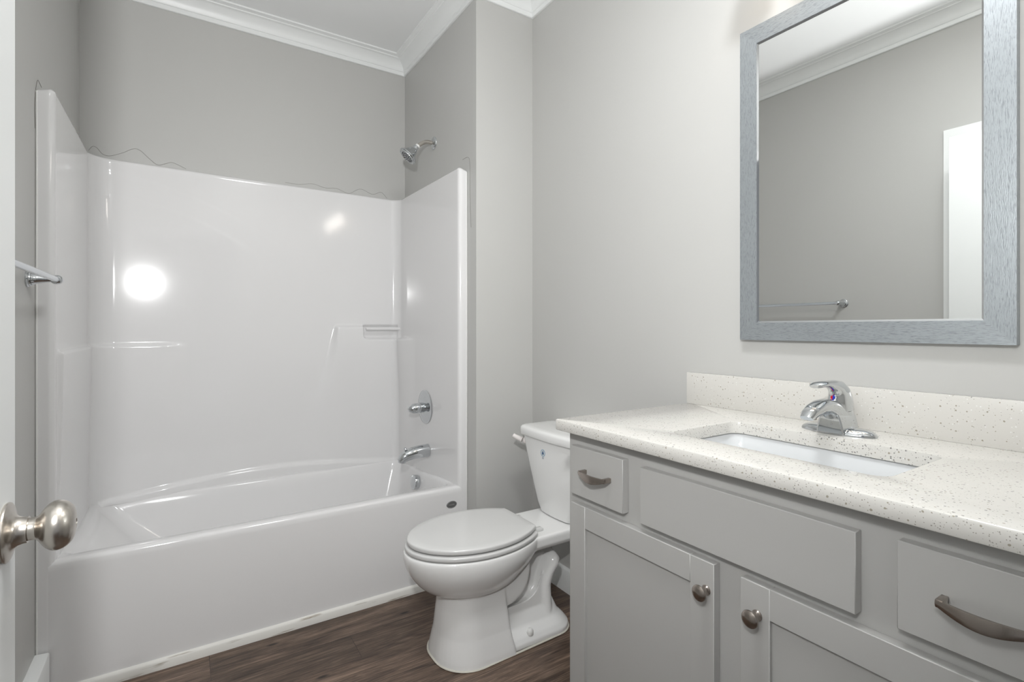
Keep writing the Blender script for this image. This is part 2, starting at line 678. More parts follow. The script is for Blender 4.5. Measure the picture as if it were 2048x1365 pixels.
pencil([on_plane(x, y, 1, -0.0004) for x, y in ((177, 301), (185, 293), (194, 296), (205, 308), (220, 312), (245, 306), (266, 298), (280, 301), (298, 317), (315, 330), (330, 328), (343, 325), (356, 330), (372, 338))], wall_back)
pencil([on_plane(x, y, 1, -0.0004) for x, y in ((570, 365), (598, 369), (625, 368), (650, 376), (672, 377), (690, 385), (700, 387), (712, 381), (724, 379), (745, 389), (762, 385), (774, 397))], wall_back)
pencil([on_plane(x, y, 0, LX - 0.0004) for x, y in ((925, 320), (931, 316), (936, 315), (939, 321), (940, 345), (940, 390), (941, 430), (942, 455))], wall_part)
pencil([on_plane(x, y, 0, 0.0004) for x, y in ((70, 257), (69, 215), (71, 182), (75, 161), (79, 166), (83, 175))], wall_left)

# ------------------------------------------------------------------ tub and shower surround (one moulded unit)
tub = thing('tub_shower_surround', 'glossy white one-piece bathtub with tall moulded shower walls, filling the alcove', 'bathtub', (LX / 2, YF, 0))
IX0, IX1, IY = 0.045, 1.4500, -0.040
IXB = 1.4395     # the plumbing wall splays toward the front
RC = 0.085
BEL = 0.028


def belly(x):
    return BEL * 0.06 * math.log(1 + math.exp((0.8 - x) / 0.06))


IYL = IY - belly(IX0 + RC)
# plan path of the wall face: (point, inward normal)
pp = []


def seg_pts(p, q, nrm, step=0.006):
    p, q = Vector(p), Vector(q)
    n = max(2, int((q - p).length / step))
    for k in range(n):
        pp.append((p + (q - p) * (k / n), Vector(nrm)))


def arc_pts(c, r, a0, a1, inward, n=14):
    for k in range(n):
        t = math.radians(a0 + (a1 - a0) * k / n)
        d = Vector((math.cos(t), math.sin(t)))
        pp.append((Vector(c) + d * r, d if inward > 0 else -d))


rf = 0.018
seg_pts((0.004, YF), (IX0 - rf, YF), (0, -1), 0.004)
arc_pts((IX0 - rf, YF + rf), rf, 270, 360, 1, 10)
seg_pts((IX0, YF + rf), (IX0, IYL - RC), (1, 0))
arc_pts((IX0 + RC, IYL - RC), RC, 180, 90, -1, 22)
xk, x_end = IX0 + RC, IXB - RC * 0.6
while xk < x_end:      # thin back wall, bellied a little toward the left corner
    sl = BEL / (1 + math.exp((xk - 0.8) / 0.06))
    pp.append((Vector((xk, IY - belly(xk))), Vector((sl, -1)).normalized()))
    xk += 0.0055
arc_pts((IXB - RC * 0.6, IY - RC * 0.6), RC * 0.6, 90, 0, -1, 18)
seg_pts((IXB, IY - RC * 0.6), (IX1, YF + rf), (-1, 0))
arc_pts((IX1 + rf, YF + rf), rf, 180, 270, 1, 10)
seg_pts((IX1 + rf, YF), (LX - 0.002, YF), (0, -1), 0.004)
pp.append((Vector((LX - 0.002, YF)), Vector((0, -1))))
ZT_S = 1.906


def relief(x, y, z, side):
    """how far the moulded wall stands proud of its base plane; side: 'L','B','R'"""
    h = 0.0
    # shelf step at the left, running over the side wall and a third of the back wall
    if side in 'LB':
        f = 1.0 if side == 'L' else 1 - sstep((x - 0.30) / 0.11)
        if side == 'L':
            f *= sstep((y - (YF + 0.03)) / 0.03)
        h += 0.013 * f * sstep((1.090 - z) / 0.012) * (1 - 0.75 * sstep((1.08 - z) / 0.55))
    # soap-shelf block at the right
    if side in 'BR':
        drop = max(0.0, 1.176 - z)
        wdt = 0.012 + 0.30 * drop
        xe = 1.085 - 0.16 * drop
        f = sstep((x - xe) / wdt + 0.5) if side == 'B' else sstep((y + 0.30) / 0.20)
        blk = 0.030 * f * sstep((1.176 - z) / 0.012) * (1 - 0.55 * sstep(drop / 0.5))
        if side == 'B':
            bx = min((x - 1.226) / 0.012, (1.470 - x) / 0.012)
            bz = min((z - 1.096) / 0.012, 3)
            # rounded lower corner of the recess
            if x < 1.262 and z < 1.130:
                d = math.hypot(x - 1.262, z - 1.130)
                bx = min(bx, (0.036 - d) / 0.012 + 0.2)
            nt_ = sstep(bx) * sstep(bz)
            blk *= 1 - 0.97 * nt_
        else:
            blk *= 1 - sstep((z - 1.096) / 0.012)
        h += blk
        if side == 'B':
            h -= 0.020 * nt_ * sstep((1.180 - z) / 0.012)
    if side == 'B':
        # two shallow arcs in the upper back wall
        t1 = 1.862 - 0.265 * (max(0, x) / 0.80) ** 2
        t2 = 1.758 - 0.235 * (max(0, x) / 0.72) ** 2.3
        fade = 1 - sstep((x - 0.55) / 0.35)
        h += 0.0009 * sstep((t1 - z) / 0.02) * fade
        h += 0.0009 * sstep((t2 - z) / 0.02) * fade
        # arched swell just above the tub deck
        za = 0.412 + 0.052 * math.sin(PI * max(0, min(1, (x - 0.08) / 1.33)))
        h += 0.014 * sstep((za - z) / 0.022)
    return h


nz = 230
zs = [0.385 + (ZT_S - 0.385) * (k / nz) for k in range(nz + 1)]
bm = bmesh.new()
cols = []
for p, nrm in pp:
    side = 'F'
    if p.y > YF + 0.012:
        if abs(nrm.y) > 0.7:
            side = 'B'
        else:
            side = 'L' if p.x < 0.7 else 'R'
    col = []
    low = 0.385 * sstep((p.y - YF) / 0.016)
    for z in zs:
        if low < 0.384:
            z = low + (z - 0.385) / (ZT_S - 0.385) * (ZT_S - low)
        h = relief(p.x, p.y, z, side) if side != 'F' else 0.0
        # rolled top edge
        tt = max(0.0, (z - (ZT_S - 0.012)) / 0.012)
        back = 0.007 * (1 - math.sqrt(max(0, 1 - tt * tt)))
        q = p + nrm * (h - back + (0.0002 if side == 'F' else 0.0))
        zz = z
        if side == 'F':      # front returns round off and drop a little toward the wall
            e = min(p.x, LX - p.x)
            if z > 1.8:
                zz = z - 0.012 * sstep((0.05 - e) / 0.06) * ((z - 1.8) / 0.106)
        col.append(bm.verts.new((q.x, q.y, zz)))
    # ledge back to the wall
    q = p - nrm * 0.060
    q = Vector((min(max(q.x, 0.002), LX - 0.002), min(q.y, -0.002)))
    if side == 'F':
        q = Vector((p.x, YF + 0.032))
        col.append(bm.verts.new((q.x, q.y, zz)))
        cols.append(col)
        continue
    col.append(bm.verts.new((q.x, q.y, ZT_S - 0.001 - 0.014 * (1 - sstep((p.y - YF - 0.015) / 0.08)))))
    cols.append(col)
for A, B in zip(cols, cols[1:]):
    for k in range(len(A) - 1):
        bm.faces.new((A[k], B[k], B[k + 1], A[k + 1]))
bmesh.ops.recalc_face_normals(bm, faces=bm.faces)
obj('surround_wall', bm, M_fiber, tub, smooth=70)

# tub: apron, rim and basin
bm = bmesh.new()


def tub_ring(x0, x1, y0, y1, r, z, front_up=0.0, n=12):
    ring = rrect(x0, x1, y0, y1, r, z, n)
    # subdivide long straight sides so the rim can follow its slope
    out = []
    for i, p in enumerate(ring):
        q = ring[(i + 1) % len(ring)]
        out.append(p)
        if i % (n + 1) == n:
            for k in range(1, 16):
                out.append(p.lerp(q, k / 16))
    for p in out:
        p.z += front_up * sstep((-0.30 - p.y) / 0.40)
    return out


rings = [
    tub_ring(0.004, LX - 0.002, YF, -0.006, 0.004, 0.0),
    tub_ring(0.004, LX - 0.002, YF, -0.006, 0.004, 0.37, 0.030),
    tub_ring(0.004, LX - 0.002, YF, -0.006, 0.004, 0.394, 0.024),
    tub_ring(0.005, LX - 0.003, YF + 0.004, -0.008, 0.006, 0.400, 0.0265),
    tub_ring(0.008, LX - 0.006, YF + 0.010, -0.010, 0.010, 0.402, 0.0275),
    tub_ring(0.014, LX - 0.010, YF + 0.019, -0.016, 0.014, 0.4025, 0.0275),
    tub_ring(0.052, 1.440, YF + 0.050, -0.062, 0.03, 0.402, 0.0265),
    tub_ring(0.060, 1.434, YF + 0.060, -0.068, 0.04, 0.399, 0.0245),
    tub_ring(0.072, 1.428, YF + 0.068, -0.074, 0.05, 0.390, 0.018),
    tub_ring(0.110, 1.422, YF + 0.076, -0.084, 0.06, 0.350, 0.012),
    tub_ring(0.225, 1.400, YF + 0.096, -0.110, 0.09, 0.220, 0.0),
    tub_ring(0.325, 1.378, YF + 0.116, -0.135, 0.11, 0.125, 0.0),
    tub_ring(0.360, 1.362, YF + 0.132, -0.152, 0.12, 0.098, 0.0),
    tub_ring(0.420, 1.320, YF + 0.175, -0.195, 0.12, 0.085, 0.0),
]
loft(bm, rings, False, True)
obj('tub_basin', bm, M_fiber, tub, smooth=50)
# moulded soap bar across the recess
bm = bmesh.new()
tube(bm, [(1.240, -0.066, 1.1565), (1.452, -0.066, 1.1565)], 0.0085, n=20, smooth_path=False)
obj('soap_shelf_bar', bm, M_fiber, tub, smooth=60)
# caulk along the front returns
bm = bmesh.new()
tube(bm, [(0.003, YF + 0.001, 0.14), (0.0035, YF, 0.6), (0.003, YF, 1.1), (0.0035, YF + 0.001, 1.6), (0.003, YF + 0.002, 1.89)], 0.0032, n=8, per=10)
obj('caulk_bead', bm, M_white, tub, smooth=60)
bm = bmesh.new()
tube(bm, [(LX - 0.003, YF + 0.001, 0.02), (LX - 0.0035, YF, 0.6), (LX - 0.003, YF, 1.2), (LX - 0.0035, YF + 0.001, 1.885)], 0.0032, n=8, per=10)
obj('caulk_bead', bm, M_white, tub, smooth=60)
# maker's plate
bm = bmesh.new()
lathe(bm, [(0, 0), (0.0255, 0), (0.0255, 0.0012), (0.0242, 0.0022), (0.0, 0.0022)], (1.413, YF, 0.353), (0, -1, 0), 40, sx=1.0, sy=0.62)
badge = obj('maker_badge', bm, M_badge, tub, smooth=35)
bm = bmesh.new()
lathe(bm, [(0.0228, 0.0021), (0.0228, 0.0030), (0.0212, 0.0030), (0.0212, 0.0021)], (1.413, YF, 0.353), (0, -1, 0), 40, sx=1.0, sy=0.60)
xx = 1.397
for k, (wd, hh) in enumerate(((0.0028, 0.007), (0.0022, 0.005), (0.003, 0.006), (0.002, 0.0065), (0.003, 0.005), (0.0024, 0.006), (0.0026, 0.007), (0.002, 0.005))):
    box(bm, xx, xx + wd, YF - 0.0030, YF - 0.002, 0.353 - hh / 2, 0.353 + hh / 2)
    xx += wd + 0.0014
obj('badge_relief', bm, M_badgehi, badge)
# overflow cover in the end wall of the basin
bm = bmesh.new()
ov = Vector((1.4185, -0.374, 0.349))
lathe(bm, [(0, -0.002), (0.036, -0.002), (0.0375, 0.001), (0.0375, 0.021), (0.036, 0.0235), (0.033, 0.0245), (0, 0.0255)], ov, (-1, 0, 0.10), 44)
obj('overflow_cover', bm, M_chrome, tub, smooth=40)

# ------------------------------------------------------------------ shower fittings
sh = thing('showerhead', 'chrome shower head on a bent arm, fixed to the partition wall above the surround', 'shower head', (LX, -0.42, 2.135))
bm = bmesh.new()
lathe(bm, [(0, 0), (0.0335, 0), (0.0335, 0.0025), (0.031, 0.006), (0.022, 0.010), (0.0135, 0.012), (0.0115, 0.013), (0, 0.013)], (LX, -0.42, 2.135), (-1, 0, 0), 40)
obj('wall_flange', bm, M_chrome, sh, smooth=40)
bm = bmesh.new()
tube(bm, [(LX - 0.004, -0.42, 2.135), (LX - 0.028, -0.42, 2.1355), (1.447, -0.42, 2.1335), (1.428, -0.42, 2.1235), (1.413, -0.42, 2.112), (1.400, -0.42, 2.1015)], 0.0103, n=20)
obj('shower_arm', bm, M_nickel, sh, smooth=60)
hd = (Vector((1.347, -0.42, 2.053)) - Vector((1.400, -0.42, 2.1015))).normalized()
hd = (hd + Vector((0, 0.20, -0.20))).normalized()
bm = bmesh.new()
lathe(bm, [(0, -0.004), (0.0125, -0.004), (0.0128, 0.003), (0.0122, 0.006), (0, 0.006)], (1.402, -0.42, 2.1030), hd, 28)
obj('thread_tape', bm, M_white, sh, smooth=40)
bm = bmesh.new()
o0 = Vector((1.3975, -0.42, 2.0990))
lathe(bm, [(0, 0), (0.0115, 0), (0.0125, 0.003), (0.0135, 0.008), (0.0125, 0.013), (0.0135, 0.016), (0.0180, 0.022), (0.0260, 0.036), (0.0345, 0.049), (0.0425, 0.057), (0.0455, 0.060),
           (0.0462, 0.064), (0.0450, 0.0665), (0.0430, 0.0672), (0.0430, 0.0705), (0.0415, 0.0720), (0.038, 0.0715), (0.0365, 0.0695), (0, 0.0695)], o0, hd, 44)
bmesh.ops.scale(bm, vec=(1.10, 1.10, 1.10), space=Matrix.Translation(-o0), verts=bm.verts)
head = obj('head_shell', bm, M_chrome, sh, smooth=30)
a_, b_ = frame_of(hd)
bm = bmesh.new()
fc = o0 + hd * 0.0764
lathe(bm, [(0, 0), (0.0355, 0), (0.0355, 0.0014), (0, 0.0022)], fc, hd, 36)
face = obj('spray_face', bm, simple('spray_face_grey', (0.48, 0.50, 0.52), 0.2, metal=0.4), sh, smooth=30)
bm = bmesh.new()
for rad, cnt, rr in ((0.0, 1, 0.004), (0.0125, 7, 0.0026), (0.0215, 10, 0.003), (0.0300, 16, 0.0027)):
    for k in range(cnt):
        t = 2 * PI * k / cnt + rad * 40
        lathe(bm, [(0, 0), (rr, 0), (rr * 0.8, 0.0024), (0, 0.0026)], fc + hd * 0.0012 + a_ * rad * math.cos(t) + b_ * rad * math.sin(t), hd, 8)
obj('spray_nozzles', bm, M_black, face, smooth=40)

VX = 1.4432
sv = thing('shower_valve', 'round chrome shower valve plate with a bullet handle, on the plumbing end of the surround', 'shower valve', (VX, -0.42, 0.749))
VX = 1.4432
bm = bmesh.new()
lathe(bm, [(0, 0), (0.087, 0), (0.0875, 0.002), (0.084, 0.0045), (0.072, 0.0065), (0.055, 0.0085), (0.053, 0.0075), (0.040, 0.0100), (0.030, 0.013), (0, 0.013)], (VX, -0.42, 0.749), (-1, 0, 0), 56)
obj('escutcheon', bm, M_chrome, sv, smooth=30)
bm = bmesh.new()
lathe(bm, [(0, 0.011), (0.0255, 0.011), (0.0265, 0.014), (0.0265, 0.036), (0.0245, 0.038), (0.0245, 0.040), (0.0272, 0.042), (0.0272, 0.046), (0.0262, 0.058), (0.0235, 0.070), (0.0190, 0.081), (0.0130, 0.0895), (0.0065, 0.094), (0, 0.0955)], (VX, -0.42, 0.747), (-1, 0, -0.04), 40)
obj('handle', bm, M_chrome, sv, smooth=30)

ts = thing('tub_spout', 'chrome tub spout with a pull-up diverter, below the shower valve', 'tub spout', (IX1, -0.452, 0.528))
bm = bmesh.new()
spts = [(VX, 0.5285), (VX - 0.004, 0.5285), (VX - 0.045, 0.5275), (VX - 0.085, 0.5235), (VX - 0.112, 0.5165), (VX - 0.130, 0.5060), (VX - 0.138, 0.4935), (VX - 0.1395, 0.4840)]
srad = [0.0335, 0.0335, 0.0328, 0.0305, 0.0280, 0.0250, 0.0218, 0.0198]
rings = []
for k in range(len(spts)):
    x, z = spts[k]
    x2, z2 = spts[min(k + 1, len(spts) - 1)]
    x1, z1 = spts[max(k - 1, 0)]
    d = Vector((x2 - x1, 0, z2 - z1)).normalized()
    up = Vector((-d.z, 0, d.x))
    if up.z < 0 and k < 5:
        up = -up
    if k >= 5 and up.x > 0:
        up = -up
    rings.append([Vector((x, -0.452, z)) + Vector((0, 1, 0)) * srad[k] * math.cos(2 * PI * i / 28) + up * srad[k] * math.sin(2 * PI * i / 28) for i in range(28)])
loft(bm, rings)
obj('spout_body', bm, M_chrome, ts, smooth=40)
bm = bmesh.new()
lathe(bm, [(0, 0), (0.0035, 0), (0.0035, 0.016), (0.0095, 0.0185), (0.0105, 0.0205), (0.009, 0.0230), (0.004, 0.0235), (0.0035, 0.0265), (0, 0.027)], (VX - 0.1215, -0.452, 0.531), (0, 0, 1), 24)
obj('diverter_knob', bm, M_chrome, ts, smooth=40)

# ------------------------------------------------------------------ towel bar on the left wall
tb = thing('towel_bar', 'chrome towel bar with two flared posts, behind the open door beside the tub', 'towel bar', (0, -1.185, 1.303))
for y in (-0.897, -1.472):
    bm = bmesh.new()
    lathe(bm, [(0, 0), (0.0240, 0), (0.0245, 0.003), (0.0225, 0.0055), (0.0215, 0.006), (0.0220, 0.008), (0.0205, 0.0105), (0.0190, 0.0110), (0.0195, 0.013), (0.0180, 0.0155), (0.0165, 0.017),
               (0.0130, 0.027), (0.0100, 0.040), (0.0085, 0.050), (0.0080, 0.053), (0.0105, 0.0555), (0.0130, 0.0600), (0.0138, 0.0665), (0.0128, 0.0730), (0.0095, 0.0780), (0.004, 0.0805), (0, 0.081)], (0, y, 1.303), (1, 0, 0), 36)
    obj('post', bm, M_chrome, tb, smooth=35)
bm = bmesh.new()
tube(bm, [(0.067, -0.8995, 1.303), (0.067, -1.4695, 1.303)], 0.0083, n=24, smooth_path=False)
obj('bar', bm, simple('satin_chrome', (0.72, 0.76, 0.80), 0.16, metal=1), tb, smooth=60)

# ------------------------------------------------------------------ toilet
TY = -1.252
toi = thing('toilet', 'white two-piece toilet with closed elongated lid, between tub and vanity', 'toilet', (1.40, TY, 0))


def egg(xf, xb, hw, z, hb=0.6, y0=TY, n=12):
    """seat-like outline: round front at xf, broad back at xb with half width hb*hw"""
    Lx = xb - xf
    half = [(xb, 0.0), (xb, hw * hb * 0.50), (xb - 0.001, hw * hb * 0.86), (xb - 0.003, hw * hb * 0.955), (xb - 0.010, hw * hb * 1.0), (xb - 0.12 * Lx, hw * (hb + (1 - hb) * 0.44)), (xb - 0.28 * Lx, hw * (hb + (1 - hb) * 0.86)), (xb - 0.46 * Lx, hw),
            (xb - 0.63 * Lx, hw * 0.945), (xb - 0.79 * Lx, hw * 0.78), (xb - 0.91 * Lx, hw * 0.53), (xb - 0.98 * Lx, hw * 0.25), (xf, 0.0)]
    pts = [Vector((x, w, 0)) for x, w in half] + [Vector((x, -w, 0)) for x, w in reversed(half[1:-1])]
    sp = spline(pts, 6, True)
    return [Vector((p.x, y0 + p.y, z)) for p in sp]


def voxel(bm, name, size, iters, parent, m, fac=0.5):
    bmesh.ops.recalc_face_normals(bm, faces=bm.faces)
    me = bpy.data.meshes.new('tmp')
    bm.to_mesh(me)
    bm.free()
    o = bpy.data.objects.new('tmp', me)
    COL.objects.link(o)
    r = o.modifiers.new('r', 'REMESH')
    r.mode = 'VOXEL'
    r.voxel_size = size
    s = o.modifiers.new('s', 'SMOOTH')
    s.factor = fac
    s.iterations = iters
    dg = bpy.context.evaluated_depsgraph_get()
    dg.update()
    me2 = bpy.data.meshes.new_from_object(o.evaluated_get(dg))
    bpy.data.objects.remove(o)
    bpy.data.meshes.remove(me)
    me2.name = name
    me2.materials.clear()
    for f in me2.polygons:
        f.use_smooth = True
    return link_mesh(name, me2, m, parent)


bm = bmesh.new()
# bowl
bowl_par = [(1.018, 1.50, 0.186, 0.386, 0.62), (1.015, 1.50, 0.189, 0.374, 0.62), (1.018, 1.50, 0.188, 0.350, 0.60), (1.028, 1.49, 0.181, 0.322, 0.56),
            (1.046, 1.475, 0.167, 0.292, 0.50), (1.072, 1.45, 0.147, 0.262, 0.45), (1.108, 1.42, 0.120, 0.236, 0.42), (1.165, 1.38, 0.086, 0.218, 0.4), (1.22, 1.34, 0.05, 0.212, 0.4)]
b3 = spline([p[:3] for p in bowl_par], 5)
b2 = spline([(p[3], p[4], 0) for p in bowl_par], 5)
loft(bm, [egg(a[0], a[1], a[2], b_[0], b_[1]) for a, b_ in zip(b3, b2)])
# deck that carries the tank
loft(bm, [rrect(1.38, 1.792, TY - 0.125, TY + 0.125, 0.025, 0.388), rrect(1.375, 1.795, TY - 0.130, TY + 0.130, 0.028, 0.380), rrect(1.375, 1.795, TY - 0.130, TY + 0.130, 0.028, 0.352),
          rrect(1.38, 1.79, TY - 0.122, TY + 0.122, 0.028, 0.338)])
# front leg
loft(bm, [rrect(1.143, 1.352, TY - 0.106, TY + 0.106, (0.100, 0.012), 0.262), rrect(1.140, 1.357, TY - 0.110, TY + 0.110, (0.104, 0.012), 0.18), rrect(1.131, 1.366, TY - 0.122, TY + 0.122, (0.112, 0.012), 0.09),
          rrect(1.119, 1.376, TY - 0.139, TY + 0.139, (0.120, 0.012), 0.02), rrect(1.117, 1.380, TY - 0.142, TY + 0.142, (0.122, 0.012), 0.0)])
# rear foot plate
loft(bm, [rrect(1.28, 1.662, TY - 0.130, TY + 0.130, (0.01, 0.085), 0.0), rrect(1.28, 1.662, TY - 0.130, TY + 0.130, (0.01, 0.085), 0.018), rrect(1.28, 1.650, TY - 0.118, TY + 0.118, (0.01, 0.08), 0.034),
          rrect(1.28, 1.628, TY - 0.088, TY + 0.088, (0.01, 0.06), 0.058), rrect(1.28, 1.612, TY - 0.066, TY + 0.066, (0.01, 0.05), 0.10)])
# web behind the leg
loft(bm, [rrect(1.30, 1.60, TY - 0.036, TY + 0.036, 0.02, 0.02), rrect(1.30, 1.615, TY - 0.034, TY + 0.034, 0.02, 0.20), rrect(1.32, 1.625, TY - 0.034, TY + 0.034, 0.02, 0.282)])
# bowl outlet swelling towards the trap


def side_slab(poly, layers):
    cx_ = sum(p[0] for p in poly) / len(poly)
    cz_ = sum(p[1] for p in poly) / len(poly)
    loft(bm, [[Vector((cx_ + (x - cx_) * k, TY + y, cz_ + (z - cz_) * k)) for x, z in poly] for y, k in layers])


outl = spline([(1.28, 0, 0.165), (1.34, 0, 0.152), (1.385, 0, 0.155), (1.425, 0, 0.180), (1.452, 0, 0.215), (1.466, 0, 0.26), (1.468, 0, 0.30), (1.466, 0, 0.345)], 4)
side_slab([(p.x, p.z) for p in outl] + [(1.28, 0.345)], ((-0.104, 0.72), (-0.100, 0.86), (-0.090, 0.95), (-0.072, 1.0), (0.072, 1.0), (0.090, 0.95), (0.100, 0.86), (0.104, 0.72)))
# trapway: falls to the foot behind the web, its crown turning back under the deck
tube(bm, [(1.566, TY, 0.02), (1.564, TY, 0.10), (1.562, TY, 0.165), (1.574, TY, 0.212), (1.598, TY, 0.252), (1.618, TY, 0.262)],
     [0.042, 0.038, 0.037, 0.039, 0.042, 0.036], n=24, per=6, sec=lambda t: (1.0, 2.15), up=(0, 1, 0.0001))
mnd = spline([(1.33, 0, 0.122), (1.38, 0, 0.124), (1.44, 0, 0.126), (1.490, 0, 0.136), (1.522, 0, 0.158), (1.543, 0, 0.195), (1.556, 0, 0.235)], 4)
side_slab([(p.x, p.z) for p in mnd] + [(1.60, 0.235), (1.60, 0.02), (1.33, 0.02)], ((-0.066, 0.74), (-0.062, 0.86), (-0.052, 0.95), (-0.036, 1.0), (0.036, 1.0), (0.052, 0.95), (0.062, 0.86), (0.066, 0.74)))
voxel(bm, 'bowl', 0.0036, 4, toi, M_porc)

# lid and seat
def slab(name, xf, xb, hw, z0, z1, rnd, m, hb=0.62, dome=0.0):
    bm = bmesh.new()
    rs = []
    for z, i in ((z0, rnd), (z0 + rnd * 0.3, rnd * 0.3), (z0 + rnd, 0), (z1 - rnd, 0), (z1 - rnd * 0.6, rnd * 0.12), (z1 - rnd * 0.25, rnd * 0.45), (z1, rnd * 1.1)):
        rs.append(egg(xf + i, xb - i, hw - i, z, hb))
    for k in (0.12, 0.3, 0.55, 0.8):
        base = egg(xf + rnd * 1.1, xb - rnd * 1.1, hw - rnd * 1.1, z1, hb)
        c = Vector(((xf + xb) / 2 + 0.02, TY, z1))
        rs.append([Vector((c.x + (p.x - c.x) * (1 - k), c.y + (p.y - c.y) * (1 - k), z1 + dome * (1 - (1 - k) ** 2))) for p in base])
    loft(bm, rs)
    return obj(name, bm, m, toi, smooth=45)


slab('toilet_seat', 1.021, 1.487, 0.186, 0.3895, 0.4060, 0.005, M_seat, 0.66)
slab('toilet_lid', 1.028, 1.484, 0.181, 0.4105, 0.4290, 0.006, M_seat, 0.63, 0.003)
for s in (-1, 1):
    bm = bmesh.new()
    box(bm, 1.488, 1.535, TY + s * 0.072 - 0.013, TY + s * 0.072 + 0.013, 0.387, 0.399, bev=0.004)
    lathe(bm, [(0, -0.016), (0.0085, -0.016), (0.0085, 0.016), (0, 0.016)], (1.489, TY + s * 0.072, 0.4055), (0, 1, 0), 16)
    obj('seat_hinge', bm, M_clear, toi, smooth=40)

# tank (tapers towards the deck) with its lid
bm = bmesh.new()


def tank_ring(z, x0, hw, r=0.035, bow=0.012):
    ring = rrect(x0, 1.790, TY - hw, TY + hw, (r, 0.02), z, 10)
    out = []
    for i, p in enumerate(ring):
        q = ring[(i + 1) % len(ring)]
        out.append(p)
        if i % 11 == 10:
            for k in range(1, 12):
                out.append(p.lerp(q, k / 12))
    for p in out:
        f = max(0, 1 - ((p.y - TY) / hw) ** 2)
        if p.x < 1.70:
            p.x -= bow * f * (1.70 - p.x) / (1.70 - x0)
    return out


loft(bm, [tank_ring(0.388, 1.662, 0.098, 0.03), tank_ring(0.393, 1.652, 0.112, 0.035), tank_ring(0.43, 1.645, 0.128), tank_ring(0.50, 1.637, 0.147), tank_ring(0.57, 1.630, 0.165), tank_ring(0.64, 1.623, 0.181), tank_ring(0.704, 1.618, 0.194)])
obj('tank', bm, M_porc, toi, smooth=50)
bm = bmesh.new()


def lid_ring(z, i):
    ring = tank_ring(z, 1.608 + i, 0.206 - i, 0.035, 0.014)
    for p in ring:
        p.x = min(p.x, 1.796)
    return ring


loft(bm, [lid_ring(0.7025, 0.006), lid_ring(0.7045, 0.002), lid_ring(0.708, 0.0), lid_ring(0.730, 0.0), lid_ring(0.736, 0.0018), lid_ring(0.740, 0.006), lid_ring(0.7425, 0.013), lid_ring(0.7440, 0.03), lid_ring(0.7450, 0.07)])
obj('tank_lid', bm, M_porc, toi, smooth=50)
bm = bmesh.new()
lathe(bm, [(0, -0.010), (0.0125, -0.010), (0.0140, 0.000), (0.0130, 0.008), (0.0085, 0.013), (0, 0.0145)], (1.634, TY + 0.180, 0.672), (-0.80, 0.60, 0), 24)
tube(bm, [(1.622, TY + 0.190, 0.674), (1.612, TY + 0.204, 0.680), (1.602, TY + 0.216, 0.686), (1.597, TY + 0.223, 0.690)], [0.0120, 0.0105, 0.0095, 0.0100], n=16)
obj('flush_lever', bm, M_pink, toi, smooth=50)
# water-saving sticker
def tank_x(y, z):
    t = (z - 0.57) / (0.64 - 0.57)
    x0 = 1.630 + (1.623 - 1.630) * t
    hw = 0.165 + (0.181 - 0.165) * t
    return x0 - 0.012 * max(0, 1 - ((y - TY) / hw) ** 2)


sy, sz = TY + 0.022, 0.652
sx_ = tank_x(sy, sz) - 0.0008
bm = bmesh.new()
lathe(bm, [(0.0140, 0), (0.0140, 0.0006), (0.0122, 0.0006), (0.0122, 0)], (sx_ + 0.0003, sy, sz), (-1, 0, 0), 32)
stk = obj('drop_sticker', bm, M_blue, toi)
bm = bmesh.new()
drop = [Vector((0, 0.0072)), Vector((0.0022, 0.0030)), Vector((0.0040, -0.0008)), Vector((0.0036, -0.0040)), Vector((0.0, -0.0058)), Vector((-0.0036, -0.0040)), Vector((-0.0040, -0.0008)), Vector((-0.0022, 0.0030))]
drop = [(sy + p.x * 1.4, sz + p.y * 1.35) for p in drop]
prism(bm, drop, 'x', sx_ - 0.0004, sx_ + 0.0002)
for k, wd in ((0, 0.004), (1, 0.0032)):
    box(bm, sx_ - 0.0003, sx_ + 0.0006, sy - wd, sy + wd, sz - 0.0205 - k * 0.0035, sz - 0.0190 - k * 0.0035)
obj('sticker_drop', bm, M_navy, stk)
for s in (-1, 1):
    bm = bmesh.new()
    lathe(bm, [(0, 0), (0.0125, 0), (0.0130, 0.004), (0.0120, 0.012), (0.0090, 0.019), (0.004, 0.022), (0, 0.0225)], (1.452, TY + s * 0.112, 0.036), (0, s * 0.12, 1), 24)
    obj('bolt_cap', bm, M_white, toi, smooth=50)
# bead of caulk round the foot
bm = bmesh.new()
foot = [p for p in rrect(1.117, 1.380, TY - 0.142, TY + 0.142, (0.122, 0.004), 0.0025)]
front = [p for p in foot if p.x < 1.375]
rear = [p for p in rrect(1.28, 1.662, TY - 0.130, TY + 0.130, (0.004, 0.085), 0.0025) if p.x > 1.385]
ringp = sorted(front + rear, key=lambda p: math.atan2(p.y - TY, p.x - 1.38))
rr_ = []
for p in ringp:
    q = Vector((p.x, p.y, 0))
    c = Vector((min(max(p.x, 1.24), 1.58), TY, 0))
    n_ = (q - c).normalized()
    rr_.append([bm.verts.new(p + n_ * 0.0045 * math.cos(t) + Vector((0, 0, 0.0035 * math.sin(t)))) for t in (0.0, 1.05, 2.1, 3.14, 4.2, 5.2)])
for i in range(len(rr_)):
    A, B = rr_[i], rr_[(i + 1) % len(rr_)]
    for k in range(6):
        bm.faces.new((A[k], A[(k + 1) % 6], B[(k + 1) % 6], B[k]))
obj('caulk_bead', bm, M_caulk, toi, smooth=70)

